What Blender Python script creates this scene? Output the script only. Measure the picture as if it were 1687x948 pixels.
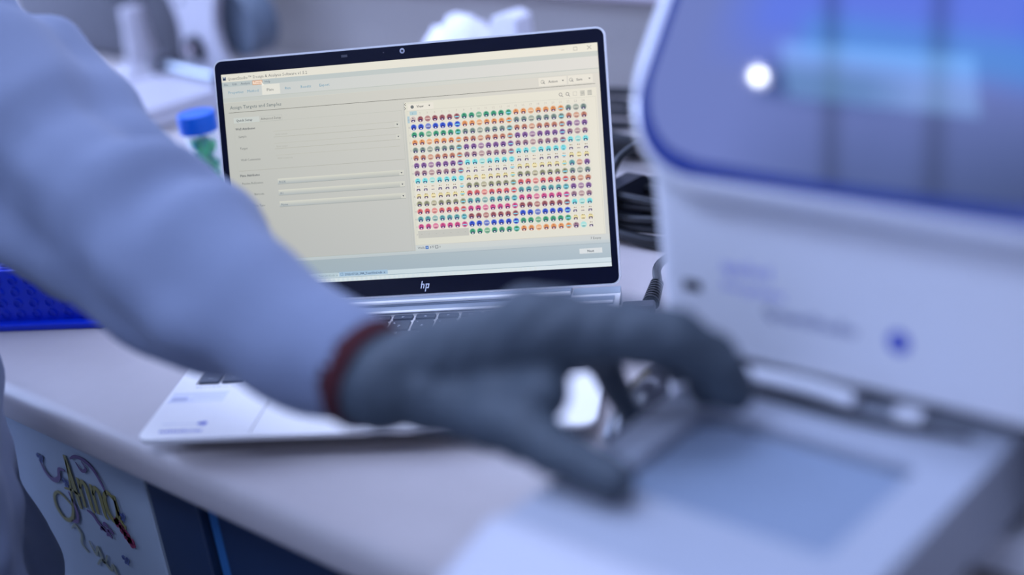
import bpy, bmesh, math, random
from mathutils import Vector, Matrix, noise
for _o in list(bpy.data.objects): bpy.data.objects.remove(_o)
SC = bpy.context.scene; COL = SC.collection
PI = math.pi

# ------------------------------------------------------------------ camera
cam_d = bpy.data.cameras.new('camera'); cam = bpy.data.objects.new('camera', cam_d); COL.objects.link(cam)
cam_d.sensor_fit = 'HORIZONTAL'; cam_d.sensor_width = 36; cam_d.lens = 2344 * 36 / 1687
cam_d.clip_start = 0.02; cam_d.clip_end = 50
cam.matrix_world = Matrix(((0.7421507, -0.1798327, 0.6456567, 0.8034745),
                           (0.6583815, 0.3759669, -0.6520603, -0.4369077),
                           (-0.1254838, 0.9090154, 0.3974227, 0.4688216),
                           (0, 0, 0, 1)))
cam_d.dof.use_dof = True; cam_d.dof.focus_distance = 1.132; cam_d.dof.aperture_fstop = 1.6
SC.camera = cam

# ------------------------------------------------------------------ light and exposure
SC.view_settings.view_transform = 'Standard'; SC.view_settings.look = 'None'
SC.view_settings.gamma = 1; SC.view_settings.use_curve_mapping = False
SC.view_settings.exposure = 0.0
world = bpy.data.worlds.new('world'); SC.world = world; world.use_nodes = True
world.node_tree.nodes['Background'].inputs[0].default_value = (0.38, 0.52, 1.0, 1)
world.node_tree.nodes['Background'].inputs[1].default_value = 0.25

def area(name, loc, size, power, color, rot=(0, 0, 0)):
    d = bpy.data.lights.new(name, 'AREA'); d.shape = 'RECTANGLE'; d.size, d.size_y = size
    d.energy = power; d.color = color
    o = bpy.data.objects.new(name, d); COL.objects.link(o); o.location = loc; o.rotation_euler = rot
    return o
LC = (0.47, 0.60, 1.0)
PANELS = ((0.20, 0.28, 17), (0.46, -0.98, 24), (-1.25, 0.25, 12), (-0.6, -2.1, 8))
for _x, _y, _p in PANELS: area('ceiling_glow', (_x, _y, 1.87), (1.15, 0.55), _p, LC)
area('added_bench_glow', (-0.62, 0.70, 0.665), (2.1, 0.06), 6.0, (0.50, 0.60, 1.0), (math.radians(-28), 0, 0))  # added lamp out of view, brightens laptop deck and instrument from behind
area('added_window_glow', (-2.93, -0.35, 0.85), (1.3, 2.0), 120, (0.45, 0.58, 1.0), (0, math.radians(-90), 0))  # added light for the unseen window on the left
area('strip_glow', (-0.49, -0.70, 1.868), (0.40, 0.12), 2.4, (0.30, 0.62, 1.0))

# ------------------------------------------------------------------ helpers
def lin(c): return tuple((x / 12.92 if x <= 0.04045 else ((x + 0.055) / 1.055) ** 2.4) for x in c)
def mat(name, col, rough=0.5, metal=0.0, spec=0.5, var=0.04, scale=30, bump=0.0, bscale=300, coat=0.0, trans=0.0, ior=1.45, sheen=0.0, alpha=1.0):
    m = bpy.data.materials.new(name); m.use_nodes = True; nt = m.node_tree; b = nt.nodes['Principled BSDF']
    b.inputs['Roughness'].default_value = rough; b.inputs['Metallic'].default_value = metal
    b.inputs['Specular IOR Level'].default_value = spec; b.inputs['Coat Weight'].default_value = coat
    b.inputs['Transmission Weight'].default_value = trans; b.inputs['IOR'].default_value = ior
    b.inputs['Sheen Weight'].default_value = sheen; b.inputs['Alpha'].default_value = alpha
    b.inputs['Coat Roughness'].default_value = 0.08
    tc = nt.nodes.new('ShaderNodeTexCoord'); nz = nt.nodes.new('ShaderNodeTexNoise'); nz.inputs['Scale'].default_value = scale
    nz.inputs['Detail'].default_value = 3
    nt.links.new(tc.outputs['Object'], nz.inputs['Vector'])
    cr = nt.nodes.new('ShaderNodeMix'); cr.data_type = 'RGBA'
    cr.inputs[6].default_value = (*[max(0, c * (1 - var)) for c in col], 1); cr.inputs[7].default_value = (*[min(1, c * (1 + var)) for c in col], 1)
    nt.links.new(nz.outputs[0], cr.inputs[0]); nt.links.new(cr.outputs[2], b.inputs['Base Color'])
    if bump:
        n2 = nt.nodes.new('ShaderNodeTexNoise'); n2.inputs['Scale'].default_value = bscale
        nt.links.new(tc.outputs['Object'], n2.inputs['Vector'])
        bp = nt.nodes.new('ShaderNodeBump'); bp.inputs['Strength'].default_value = bump; bp.inputs['Distance'].default_value = 0.001
        nt.links.new(n2.outputs[0], bp.inputs['Height']); nt.links.new(bp.outputs[0], b.inputs['Normal'])
    return m
def emat(name, col=None, strength=1.0, attr=None, gloss=0.0):
    m = bpy.data.materials.new(name); m.use_nodes = True; nt = m.node_tree; b = nt.nodes['Principled BSDF']
    b.inputs['Base Color'].default_value = (0.01, 0.01, 0.012, 1); b.inputs['Roughness'].default_value = 0.25
    b.inputs['Specular IOR Level'].default_value = gloss
    b.inputs['Emission Strength'].default_value = strength
    if attr:
        a = nt.nodes.new('ShaderNodeVertexColor'); a.layer_name = attr; nt.links.new(a.outputs[0], b.inputs['Emission Color'])
    else: b.inputs['Emission Color'].default_value = (*col, 1)
    return m
def obj(name, bm, m=None, parent=None, smooth=False, loc=None, rot=None):
    me = bpy.data.meshes.new(name)
    if isinstance(bm, bmesh.types.BMesh):
        bmesh.ops.recalc_face_normals(bm, faces=bm.faces)
        bm.to_mesh(me); bm.free()
    else: me = bm
    if smooth:
        for p in me.polygons: p.use_smooth = True
        if smooth != 'all':
            try: me.set_sharp_from_angle(angle=math.radians(40))
            except Exception: pass
    if m: me.materials.clear(); me.materials.append(m)
    o = bpy.data.objects.new(name, me); COL.objects.link(o)
    if parent: o.parent = parent
    if loc: o.location = loc
    if rot: o.rotation_euler = rot
    return o
def thing(name, label, cat, loc=(0, 0, 0), rz=0, group=None):
    o = bpy.data.objects.new(name, None); COL.objects.link(o); o.location = loc; o.rotation_euler = (0, 0, rz)
    o.empty_display_size = 0.02
    o['label'] = label; o['category'] = cat
    if group: o['group'] = group
    return o
def tag(o, label, cat, group=None):
    o['label'] = label; o['category'] = cat
    if group: o['group'] = group
    return o
def struct(o): o['kind'] = 'structure'; return o
def B(): return bmesh.new()
def box(bm, x0, x1, y0, y1, z0, z1, bev=0.0, seg=2, M=None):
    t = bmesh.new(); bmesh.ops.create_cube(t, size=1)
    for v in t.verts: v.co = Vector(((x0 + x1) / 2 + v.co.x * (x1 - x0), (y0 + y1) / 2 + v.co.y * (y1 - y0), (z0 + z1) / 2 + v.co.z * (z1 - z0)))
    if bev: bmesh.ops.bevel(t, geom=t.edges[:], offset=bev, segments=seg, affect='EDGES', profile=0.5)
    merge(bm, t, M); return bm
def merge(bm, t, M=None):
    if M is not None: bmesh.ops.transform(t, matrix=M, verts=t.verts)
    me = bpy.data.meshes.new('tmp'); t.to_mesh(me); t.free(); bm.from_mesh(me); bpy.data.meshes.remove(me)
def prism(bm, pts, h0, h1, axis='z', bev=0.0, seg=2, M=None):
    """pts polygon; axis z: (x,y)+z ; axis x: (y,z)+x ; axis y: (x,z)+y"""
    t = bmesh.new()
    def P(a, b, h):
        return {'z': (a, b, h), 'x': (h, a, b), 'y': (a, h, b)}[axis]
    lo = [t.verts.new(P(a, b, h0)) for a, b in pts]; hi = [t.verts.new(P(a, b, h1)) for a, b in pts]
    n = len(pts); t.faces.new(lo); t.faces.new(hi[::-1])
    for i in range(n): t.faces.new((lo[i], lo[(i + 1) % n], hi[(i + 1) % n], hi[i]))
    bmesh.ops.recalc_face_normals(t, faces=t.faces)
    if bev: bmesh.ops.bevel(t, geom=t.edges[:], offset=bev, segments=seg, affect='EDGES', profile=0.5)
    merge(bm, t, M); return bm
def rrect(x0, x1, y0, y1, r, n=6):
    out = []
    for cx, cy, a in ((x1 - r, y1 - r, 0), (x0 + r, y1 - r, 90), (x0 + r, y0 + r, 180), (x1 - r, y0 + r, 270)):
        for i in range(n + 1):
            t = math.radians(a + 90 * i / n); out.append((cx + r * math.cos(t), cy + r * math.sin(t)))
    return out
def lathe(bm, prof, n=32, M=None, cap=True):
    t = bmesh.new(); rings = []
    for r, z in prof:
        if r < 1e-6: rings.append([t.verts.new((0, 0, z))])
        else: rings.append([t.verts.new((r * math.cos(2 * PI * i / n), r * math.sin(2 * PI * i / n), z)) for i in range(n)])
    for a, b in zip(rings, rings[1:]):
        if len(a) == 1 and len(b) == 1: continue
        for i in range(n):
            j = (i + 1) % n
            if len(a) == 1: t.faces.new((a[0], b[j], b[i]))
            elif len(b) == 1: t.faces.new((a[i], a[j], b[0]))
            else: t.faces.new((a[i], a[j], b[j], b[i]))
    if cap:
        for r in (rings[0], rings[-1]):
            if len(r) > 1: t.faces.new(r)
    merge(bm, t, M); return bm
def catmull(pts, k=8):
    P = [Vector(p) for p in pts]; out = []
    for i in range(len(P) - 1):
        a = P[max(i - 1, 0)]; b = P[i]; c = P[i + 1]; d = P[min(i + 2, len(P) - 1)]
        for s in range(k):
            t = s / k
            out.append(0.5 * ((2 * b) + (c - a) * t + (2 * a - 5 * b + 4 * c - d) * t * t + (3 * b - a - 3 * c + d) * t ** 3))
    out.append(P[-1]); return out
def tube(bm, pts, r, n=10, k=8, M=None, smooth=True, taper=None):
    P = catmull(pts, k) if smooth else [Vector(p) for p in pts]
    t = bmesh.new(); rings = []; up = None
    for i, p in enumerate(P):
        d = (P[min(i + 1, len(P) - 1)] - P[max(i - 1, 0)]).normalized()
        if up is None: up = d.orthogonal().normalized()
        up = (up - d * up.dot(d)); up = up.normalized() if up.length > 1e-6 else d.orthogonal().normalized()
        s = d.cross(up); rr = r if taper is None else r * taper(i / (len(P) - 1))
        rings.append([t.verts.new(p + rr * (math.cos(2 * PI * j / n) * up + math.sin(2 * PI * j / n) * s)) for j in range(n)])
    for a, b in zip(rings, rings[1:]):
        for j in range(n): t.faces.new((a[j], a[(j + 1) % n], b[(j + 1) % n], b[j]))
    t.faces.new(rings[0]); t.faces.new(rings[-1][::-1])
    merge(bm, t, M); return bm
def capsule(bm, a, b, ra, rb, n=16, m=6, flat=None):
    """tapered capsule: hull of two spheres; flat=(axis, factor) squashes across that world axis"""
    a = Vector(a); b = Vector(b); d = b - a; L = d.length; d.normalize()
    q = d.to_track_quat('Z', 'Y').to_matrix().to_4x4(); q.translation = a
    s = (ra - rb) / max(L, 1e-6); s = max(-0.95, min(0.95, s)); al = math.asin(s)
    prof = [(0, -ra)]
    for i in range(1, m + 1):
        t = -PI / 2 + (PI / 2 + al) * i / m; prof.append((ra * math.cos(t), ra * math.sin(t)))
    for i in range(0, m):
        t = al + (PI / 2 - al) * i / m; prof.append((rb * math.cos(t), L + rb * math.sin(t)))
    prof.append((0, L + rb))
    t = bmesh.new(); lathe(t, prof, n, q, cap=False)
    if flat:
        ax = Vector(flat[0]).normalized(); c = (a + b) / 2
        for v in t.verts:
            k = (v.co - c).dot(ax); v.co -= ax * k * (1 - flat[1])
    merge(bm, t)
def ellipsoid(bm, c, r, rot=None, n=24, m=14):
    M = Matrix.Translation(c) @ (rot.to_4x4() if rot else Matrix.Identity(4)) @ Matrix.Diagonal((*r, 1))
    prof = [(math.cos(-PI / 2 + PI * i / m), math.sin(-PI / 2 + PI * i / m)) for i in range(m + 1)]
    prof[0] = (0, -1); prof[-1] = (0, 1)
    lathe(bm, prof, n, M, cap=False)
def fuse(bm, voxel, smooth_it=4):
    """one continuous skin over overlapping pieces"""
    me = bpy.data.meshes.new('fuse'); bmesh.ops.recalc_face_normals(bm, faces=bm.faces); bm.to_mesh(me); bm.free()
    o = bpy.data.objects.new('fuse', me); COL.objects.link(o)
    r = o.modifiers.new('r', 'REMESH'); r.mode = 'VOXEL'; r.voxel_size = voxel
    s = o.modifiers.new('s', 'SMOOTH'); s.iterations = smooth_it; s.factor = 0.5
    dg = bpy.context.evaluated_depsgraph_get(); ev = o.evaluated_get(dg)
    out = bpy.data.meshes.new_from_object(ev); bpy.data.objects.remove(o); bpy.data.meshes.remove(me)
    b = bmesh.new(); b.from_mesh(out); bpy.data.meshes.remove(out); return b
_tc = {}
def text_bm(bm, s, h, M, align='LEFT', shear=0.0, bold=0.0, squeeze=1.0):
    """flat lettering, cap height h, lying in local XY of M"""
    key = (s, align, shear, bold)
    if key not in _tc:
        c = bpy.data.curves.new('t', 'FONT'); c.body = s; c.size = 1; c.align_x = align; c.resolution_u = 1; c.shear = shear; c.offset = bold
        c.fill_mode = 'FRONT'
        o = bpy.data.objects.new('t', c); _tc[key] = bpy.data.meshes.new_from_object(o); bpy.data.objects.remove(o)
    t = bmesh.new(); t.from_mesh(_tc[key])
    k = h / 0.70
    merge(bm, t, M @ Matrix.Diagonal((k * squeeze, k, k, 1)))

# ------------------------------------------------------------------ materials
m_worktop = mat('worktop_laminate', (0.44, 0.395, 0.385), 0.45, var=0.03, scale=60, bump=0.02)
m_wall = mat('painted_wall', (0.40, 0.37, 0.35), 0.85, var=0.03, scale=6, bump=0.05)
m_ceiling = mat('ceiling_paint', (0.75, 0.75, 0.78), 0.9)
m_floor = mat('vinyl_floor', (0.20, 0.22, 0.26), 0.5, var=0.12, scale=14)
m_trim = mat('pale_trunking', (0.58, 0.52, 0.60), 0.5)
m_panel = mat('pale_grey_panel', (0.36, 0.42, 0.48), 0.5)
m_navy = mat('dark_navy_panel', (0.012, 0.028, 0.07), 0.45)
m_bluetrim = mat('blue_edge_strip', (0.03, 0.13, 0.32), 0.4)
m_alu = mat('silver_aluminium', (0.80, 0.77, 0.74), 0.42, metal=0.0, bump=0.03, bscale=900)
m_hinge = mat('satin_hinge_metal', (0.30, 0.34, 0.40), 0.4)
m_alud = mat('grey_aluminium', (0.42, 0.47, 0.52), 0.4, metal=0.4)
m_black = mat('black_plastic', (0.012, 0.014, 0.022), 0.35)
m_bezel = mat('black_glass_bezel', (0.004, 0.005, 0.016), 0.18, spec=0.35)
m_key = mat('key_plastic', (0.055, 0.07, 0.10), 0.45, bump=0.03)
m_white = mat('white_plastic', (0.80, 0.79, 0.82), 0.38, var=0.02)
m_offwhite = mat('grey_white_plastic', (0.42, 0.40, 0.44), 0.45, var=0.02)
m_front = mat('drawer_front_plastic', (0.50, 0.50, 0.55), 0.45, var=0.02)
m_whiteg = mat('glossy_white_plastic', (0.80, 0.79, 0.83), 0.25, coat=0.4, var=0.02)
m_tray = mat('grey_blue_tray', (0.37, 0.39, 0.45), 0.45)
m_traypad = mat('blue_grey_pad', (0.22, 0.27, 0.36), 0.55)
m_dark = mat('dark_recess', (0.02, 0.025, 0.04), 0.6)
m_steel = mat('brushed_steel', (0.62, 0.62, 0.66), 0.25, metal=0.9)
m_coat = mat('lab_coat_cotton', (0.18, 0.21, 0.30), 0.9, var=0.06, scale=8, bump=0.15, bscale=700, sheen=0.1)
m_glove = mat('grey_nitrile_glove', (0.050, 0.066, 0.085), 0.6, var=0.08, scale=40, bump=0.1, bscale=500)
m_cuff = mat('dark_red_knit', (0.055, 0.006, 0.010), 0.9, bump=0.3, bscale=800)
m_skin = mat('skin', (0.55, 0.33, 0.25), 0.5)
m_hair = mat('dark_hair', (0.03, 0.02, 0.015), 0.5)
m_cloth = mat('navy_trousers', (0.03, 0.04, 0.08), 0.9)
m_rack = mat('blue_rack_plastic', (0.002, 0.035, 0.62), 0.35, var=0.03)
m_cap = mat('blue_cap_plastic', (0.003, 0.12, 0.58), 0.35)
m_cable = mat('black_cable_rubber', (0.012, 0.014, 0.018), 0.4)
m_grey = mat('mid_grey_plastic', (0.07, 0.07, 0.085), 0.6)
m_drum = mat('blue_grey_plastic', (0.10, 0.13, 0.17), 0.5)
m_tissue = mat('white_tissue', (0.75, 0.73, 0.78), 0.95, bump=0.3, bscale=200)
m_lav = mat('lavender_print', (0.30, 0.30, 0.75), 0.5)
m_navyprint = mat('slate_blue_print', (0.08, 0.11, 0.28), 0.5)
m_blueprint = mat('blue_print', (0.03, 0.06, 0.50), 0.5)
m_legend = mat('pale_legend_print', (0.75, 0.78, 0.85), 0.5)
m_faint = mat('faint_grey_print', (0.48, 0.49, 0.62), 0.5)
m_logo = mat('silver_logo', (0.85, 0.85, 0.9), 0.3)
m_gold = mat('gold_print', (0.24, 0.21, 0.05), 0.5)
m_goldf = mat('faded_gold_print', (0.28, 0.29, 0.20), 0.5)
m_purple = mat('purple_print', (0.12, 0.06, 0.17), 0.5)
m_rose = mat('crimson_print', (0.26, 0.01, 0.06), 0.5)
m_clear = mat('clear_plastic', (0.9, 0.95, 0.95), 0.08, trans=0.95, ior=1.3)
m_green = mat('bright_green_plastic', (0.01, 0.80, 0.28), 0.4)
m_teal = mat('teal_green_plastic', (0.0, 0.50, 0.38), 0.4)
m_lamp = emat('lamp_diffuser', (0.75, 0.8, 1.0), 1.2)
m_spot = emat('downlight_bulb', (0.85, 0.88, 1.0), 420.0)

# ------------------------------------------------------------------ the room
def slab(name, m, *a): return struct(obj(name, box(B(), *a), m))
slab('floor', m_floor, -3, 3, -3, 0.9, -0.95, -0.9)
slab('ceiling', m_ceiling, -3, 3, -3, 0.9, 1.9, 1.95)
slab('wall_back', m_wall, -3, 3, 0.82, 0.92, -0.9, 1.9)
slab('wall_front', m_ceiling, -3, 3, -3.1, -3.0, -0.9, 1.9)
slab('wall_left', m_wall, -3.1, -3, -3, 0.9, -0.9, 1.9)
wf = B()
for a in ((-1.40, .70, .15, .20), (-1.40, .70, 1.50, 1.55), (-1.40, -1.35, .20, 1.50), (.65, .70, .20, 1.50), (-.70, -.66, .20, 1.50), (-.02, .02, .20, 1.50)): box(wf, -3.0, -2.955, *a)
wf = struct(obj('added_window_1', wf, m_white)); obj('pane', box(B(), -2.998, -2.99, -1.35, .65, .20, 1.50), emat('added_window_light', (0.45, 0.58, 1.0), 2.0), wf)  # unseen glowing window, added to light the scene from the left
slab('wall_right', m_wall, 3, 3.1, -3, 0.9, -0.9, 1.9)
# trunking running along the back wall above the worktop
b = B(); prism(b, [(0.82, 0.112), (0.80, 0.112), (0.794, 0.118), (0.794, 0.165), (0.80, 0.171), (0.82, 0.171)], -2.95, 2.95, 'x'); struct(obj('trim_1', b, m_trim))
# ceiling fittings
for i, (x, y, _p) in enumerate(PANELS):
    t = thing('ceiling_light', ('ceiling light panel above the laptop', 'ceiling light panel above the camera side of the instrument',
        'ceiling light panel above the far left of the bench', 'ceiling light panel in the middle of the room behind the person')[i], 'light', (x, y, 1.9))
    b = B()
    for a in ((-.6, .6, -.3, -.28), (-.6, .6, .28, .3), (-.6, -.58, -.28, .28), (.58, .6, -.28, .28)): box(b, *a, -0.02, 0)
    obj('frame', b, m_white, t)
    obj('diffuser', box(B(), -.58, .58, -.28, .28, -0.008, 0), m_lamp, t)
t = thing('added_wall_shelf', 'unseen white shelf added above the bench, with a lamp strip to light it', 'shelf', (-0.62, 0.82, 0.68))  # unseen shelf and lamp, added to light the laptop deck
obj('board', box(B(), -1.1, 1.1, -.20, 0, 0.0, .02, .002, 1), m_white, t)
for x in (-.9, 0, .9): obj('bracket', prism(B(), [(-.15, -.001), (0, -.001), (0, -.12)], x - .004, x + .004, 'x'), m_steel, t)
obj('added_lamp_strip', box(B(), -1.05, 1.05, -.155, -.085, -.010, -.001), emat('added_lamp_glow', (0.5, 0.6, 1.0), 3.0), t)
t = thing('strip_light', 'short blue-white ceiling strip light above the person', 'light', (-0.49, -0.70, 1.9))
b = B(); box(b, -.22, .22, -.08, .08, -0.03, 0, .004, 1); obj('housing', b, m_white, t); obj('diffuser', box(B(), -.21, .21, -.07, .07, -0.031, -0.030), emat('strip_diffuser', (0.3, 0.62, 1.0), 2.0), t)
t = thing('downlight', 'small round ceiling downlight above the person', 'light', (-0.772, -0.736, 1.9))
b = B(); lathe(b, [(0.03, 0), (0.045, 0), (0.045, -0.012), (0.03, -0.012), (0.03, 0)], 24, cap=False); obj('ring', b, m_steel, t)
b = B(); lathe(b, [(0, -0.004), (0.010, -0.004), (0.010, -0.010), (0, -0.012)], 20, cap=False); obj('bulb', b, m_spot, t)

# ------------------------------------------------------------------ worktop and cupboards
prof = [(0.82, 0.0), (0.012, 0.0), (0.0075, -0.0008), (0.0035, -0.003), (0.0008, -0.007), (0, -0.012), (0, -0.024), (0.001, -0.028), (0.004, -0.031), (0.009, -0.033), (0.82, -0.033)]
b = B(); prism(b, [(y, z) for y, z in prof], -2.2, 2.2, 'x')
worktop = tag(obj('worktop', b, m_worktop, smooth=True), 'long pale lavender laboratory worktop with a rounded front edge', 'worktop')
def cupboard(name, x0, x1, label, md, mode):
    t = thing(name, label, 'cupboard', ((x0 + x1) / 2, 0.4, -0.9)); w = (x1 - x0) / 2
    b = B()
    box(b, -w, -w + .018, -.36, .41, .1, .866); box(b, w - .018, w, -.36, .41, .1, .866)
    box(b, -w + .018, w - .018, -.36, .41, .1, .118); box(b, -w + .018, w - .018, .39, .41, .118, .866); box(b, -w + .018, w - .018, -.36, .39, .85, .866)
    obj('body', b, md, t); obj('plinth', box(B(), -w, w, -.31, .40, 0, .1), m_dark, t)
    if mode == 'door':
        obj('door', box(B(), -w + .002, w - .002, -.379, -.361, .105, .864, .0012, 1), md, t)
    else:
        obj('edge_strip', box(B(), -w - .0005, -w + .012, -.372, -.360, .1, .866), m_bluetrim, t)
        for k in range(3):
            d = obj('drawer', box(B(), -w + .014, w - .002, -.375, -.361, .105 + k * .254, .353 + k * .254, .001, 1), md, t)
            obj('handle', tube(B(), [(-.08, -.376, .32 + k * .254), (-.08, -.40, .32 + k * .254), (.08, -.40, .32 + k * .254), (.08, -.376, .32 + k * .254)], .004, smooth=False), m_steel, d)
    return t
cupboard('cupboard', -0.86, -0.462, 'pale grey under-bench cupboard at the far left behind the coat', m_panel, 'door')
cupboard('cupboard', -0.46, -0.062, 'pale grey cupboard door with gold script transfer, below the laptop corner', m_panel, 'door')
cupboard('cupboard', -0.061, 0.005, 'dark navy panel closing a narrow open bay, standing in for its shade, right of the pale door', m_navy, 'door')  # closed dark panel in place of the shade inside an open bay
cupboard('drawer_unit', 0.006, 0.60, 'dark navy drawer unit with blue edge strip under the worktop', m_navy, 'drawers')
cupboard('cupboard', 0.602, 1.2, 'dark navy cupboard under the right end of the worktop', m_navy, 'door')

# decorative transfer on the cupboard door
yd = 0.0205
def on_door(pts): return [(x / 1000, yd - 0.0002, z / 1000) for x, z in pts]
t = thing('door_sticker', 'flat script transfer with gold letters, purple swirls and crimson roses on the pale door', 'sticker', (0, 0, 0))
def ribbon(bm, pts, w0, w1=None, k=6):
    P = catmull(on_door(pts), k); t_ = bmesh.new(); L = []
    for i, p in enumerate(P):
        d = (P[min(i + 1, len(P) - 1)] - P[max(i - 1, 0)]).normalized(); s = Vector((d.z, 0, -d.x)); u = i / (len(P) - 1)
        w = (w0 + (w1 - w0) * math.sin(PI * u)) if w1 else w0
        L.append((t_.verts.new(p + s * w / 2), t_.verts.new(p - s * w / 2)))
    for a, c in zip(L, L[1:]): t_.faces.new((a[0], a[1], c[1], c[0]))
    r = bmesh.ops.extrude_face_region(t_, geom=t_.faces[:]); bmesh.ops.translate(t_, verts=[v for v in r['geom'] if isinstance(v, bmesh.types.BMVert)], vec=(0, -0.0003, 0))
    merge(bm, t_)
b = B()
ribbon(b, [(-187, -114), (-203, -106), (-214, -112), (-216, -124), (-207, -133), (-194, -128), (-186, -112), (-180, -90), (-176, -66)], .0015, .004)
ribbon(b, [(-176, -62), (-175, -84), (-173, -112)], .004, .006)
ribbon(b, [(-192, -98), (-180, -96), (-168, -98)], .0015, .003)
for x in (-165, -146):
    ribbon(b, [(x, -80), (x, -108)], .004); ribbon(b, [(x, -90), (x + 5, -82), (x + 10, -84), (x + 11, -92), (x + 11, -106), (x + 14, -108)], .002, .005)
ribbon(b, [(-114, -84), (-122, -80), (-129, -88), (-128, -102), (-121, -107), (-115, -98), (-113, -84)], .003, .005); ribbon(b, [(-113, -80), (-112, -104), (-107, -108)], .004)
obj('lettering', b, m_gold, t)
b = B()
ribbon(b, [(-222, -80), (-218, -90), (-208, -95), (-197, -90), (-192, -80), (-183, -79)], .0015, .0045)
ribbon(b, [(-168, -63), (-158, -58), (-144, -58), (-133, -64), (-126, -76), (-124, -84)], .0015, .004)
ribbon(b, [(-160, -64), (-154, -70), (-146, -66), (-150, -60)], .001, .003)
ribbon(b, [(-187, -100), (-182, -116), (-186, -128), (-196, -131)], .0015, .004)
ribbon(b, [(-164, -110), (-156, -112), (-150, -118), (-142, -122), (-136, -120)], .0015, .004)
for x, z in ((-140, -118), (-134, -122), (-146, -124), (-138, -127)): ribbon(b, [(x - 4, z), (x, z + 2.5), (x + 4, z)], .001, .004)
obj('swirl', b, m_purple, t)
rnd = random.Random(3)
for i, (x, z) in enumerate(((-118, -107), (-113, -112), (-109, -117), (-105, -121))):
    b = B()
    for k in range(5):
        a = 2 * PI * k / 5 + i; ribbon(b, [(x, z), (x + 3 * math.cos(a), z + 3 * math.sin(a)), (x + 5 * math.cos(a + .6), z + 5 * math.sin(a + .6))], .001, .0042, 4)
    obj('rose', b, m_rose, t)
for x, z in ((-220, -79), (-187, -93), (-109, -99), (-122, -145)):
    b = B()
    for s in (-1, 1):
        ribbon(b, [(x, z), (x + s * 3, z + 3.4), (x + s * 4, z + .6)], .001, .004, 4); ribbon(b, [(x, z), (x + s * 2.6, z - 2.6)], .001, .003, 4)
    obj('butterfly', b, m_navyprint, t)
b = B()
ribbon(b, [(-200, -140), (-192, -134), (-186, -142), (-190, -152), (-182, -158)], .0015, .003)
ribbon(b, [(-176, -144), (-170, -156), (-164, -146), (-160, -160), (-152, -150)], .0015, .003)
ribbon(b, [(-172, -166), (-162, -158), (-152, -164), (-146, -158), (-142, -170), (-134, -164)], .002, .0035)
ribbon(b, [(-160, -176), (-148, -172), (-140, -180)], .002, .0035)
obj('lettering', b, m_goldf, t)

# ------------------------------------------------------------------ laptop
# local frame: x right, y back, z up, z = 0 is the keyboard deck, the worktop lies at z = -0.016
YAW = math.radians(32.983)
lap = thing('laptop', 'open silver laptop showing a cream plate-setup screen, set askew on the worktop', 'laptop', (-0.0034, -0.0083, 0.016), YAW)
W, D = 0.320, 0.213
KX0, KX1, KY0, KY1 = 0.0148, 0.3052, 0.0785, 0.1842
b = B()                                       # deck with the keyboard well and touchpad well cut as a frame of faces
t_ = bmesh.new()
outer = rrect(0, W, 0, D, 0.009, 5)
def plate_with_holes(bm, outer, holes, z0, z1):
    t = bmesh.new(); loops = []
    for pts in [outer] + holes:
        vs = [t.verts.new((x, y, z1)) for x, y in pts]; loops.append(vs)
        for i in range(len(vs)): t.edges.new((vs[i], vs[(i + 1) % len(vs)]))
    bmesh.ops.triangle_fill(t, use_beauty=True, use_dissolve=False, edges=t.edges[:])
    r = bmesh.ops.extrude_face_region(t, geom=t.faces[:])
    vs = [v for v in r['geom'] if isinstance(v, bmesh.types.BMVert)]; bmesh.ops.translate(t, verts=vs, vec=(0, 0, z0 - z1))
    bmesh.ops.recalc_face_normals(t, faces=t.faces); merge(bm, t)
plate_with_holes(b, outer, [rrect(KX0, KX1, KY0, KY1, 0.002, 3), rrect(0.081, 0.239, 0.004, 0.0685, 0.002, 3)], -0.0022, 0)
obj('deck', b, m_alu, lap)
b = B(); t_ = bmesh.new(); vs = []
for z_, i_, f_ in ((-0.0023, .0006, .0006), (-0.0042, .0010, .0012), (-0.0080, .008, .012), (-0.0110, .016, .024)):
    vs.append([t_.verts.new((x_, y_, z_)) for x_, y_ in rrect(i_, W - i_, f_, D - .0004, 0.0085, 5)])
for a, c in zip(vs, vs[1:]):
    for i in range(len(a)): t_.faces.new((a[i], a[(i + 1) % len(a)], c[(i + 1) % len(a)], c[i]))
t_.faces.new(vs[0]); t_.faces.new(vs[-1]); merge(b, t_)
obj('lower_case', b, m_alu, lap)
b = B()
for x in (0.03, W - 0.06):
    for y in (.04, .19): obj('rubber_foot', box(B(), x, x + .03, y, y + .006, -.016, -.0110), m_black, lap)
b = B(); box(b, 0.012, W - .012, .03, D - .01, -.0135, -.0110); obj('bottom_cover', b, m_alud, lap)
b = B(); prism(b, rrect(0.0818, 0.2382, 0.0048, 0.0677, 0.0015, 3), -0.0020, -0.0003); obj('touchpad', b, m_alu, lap)
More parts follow.
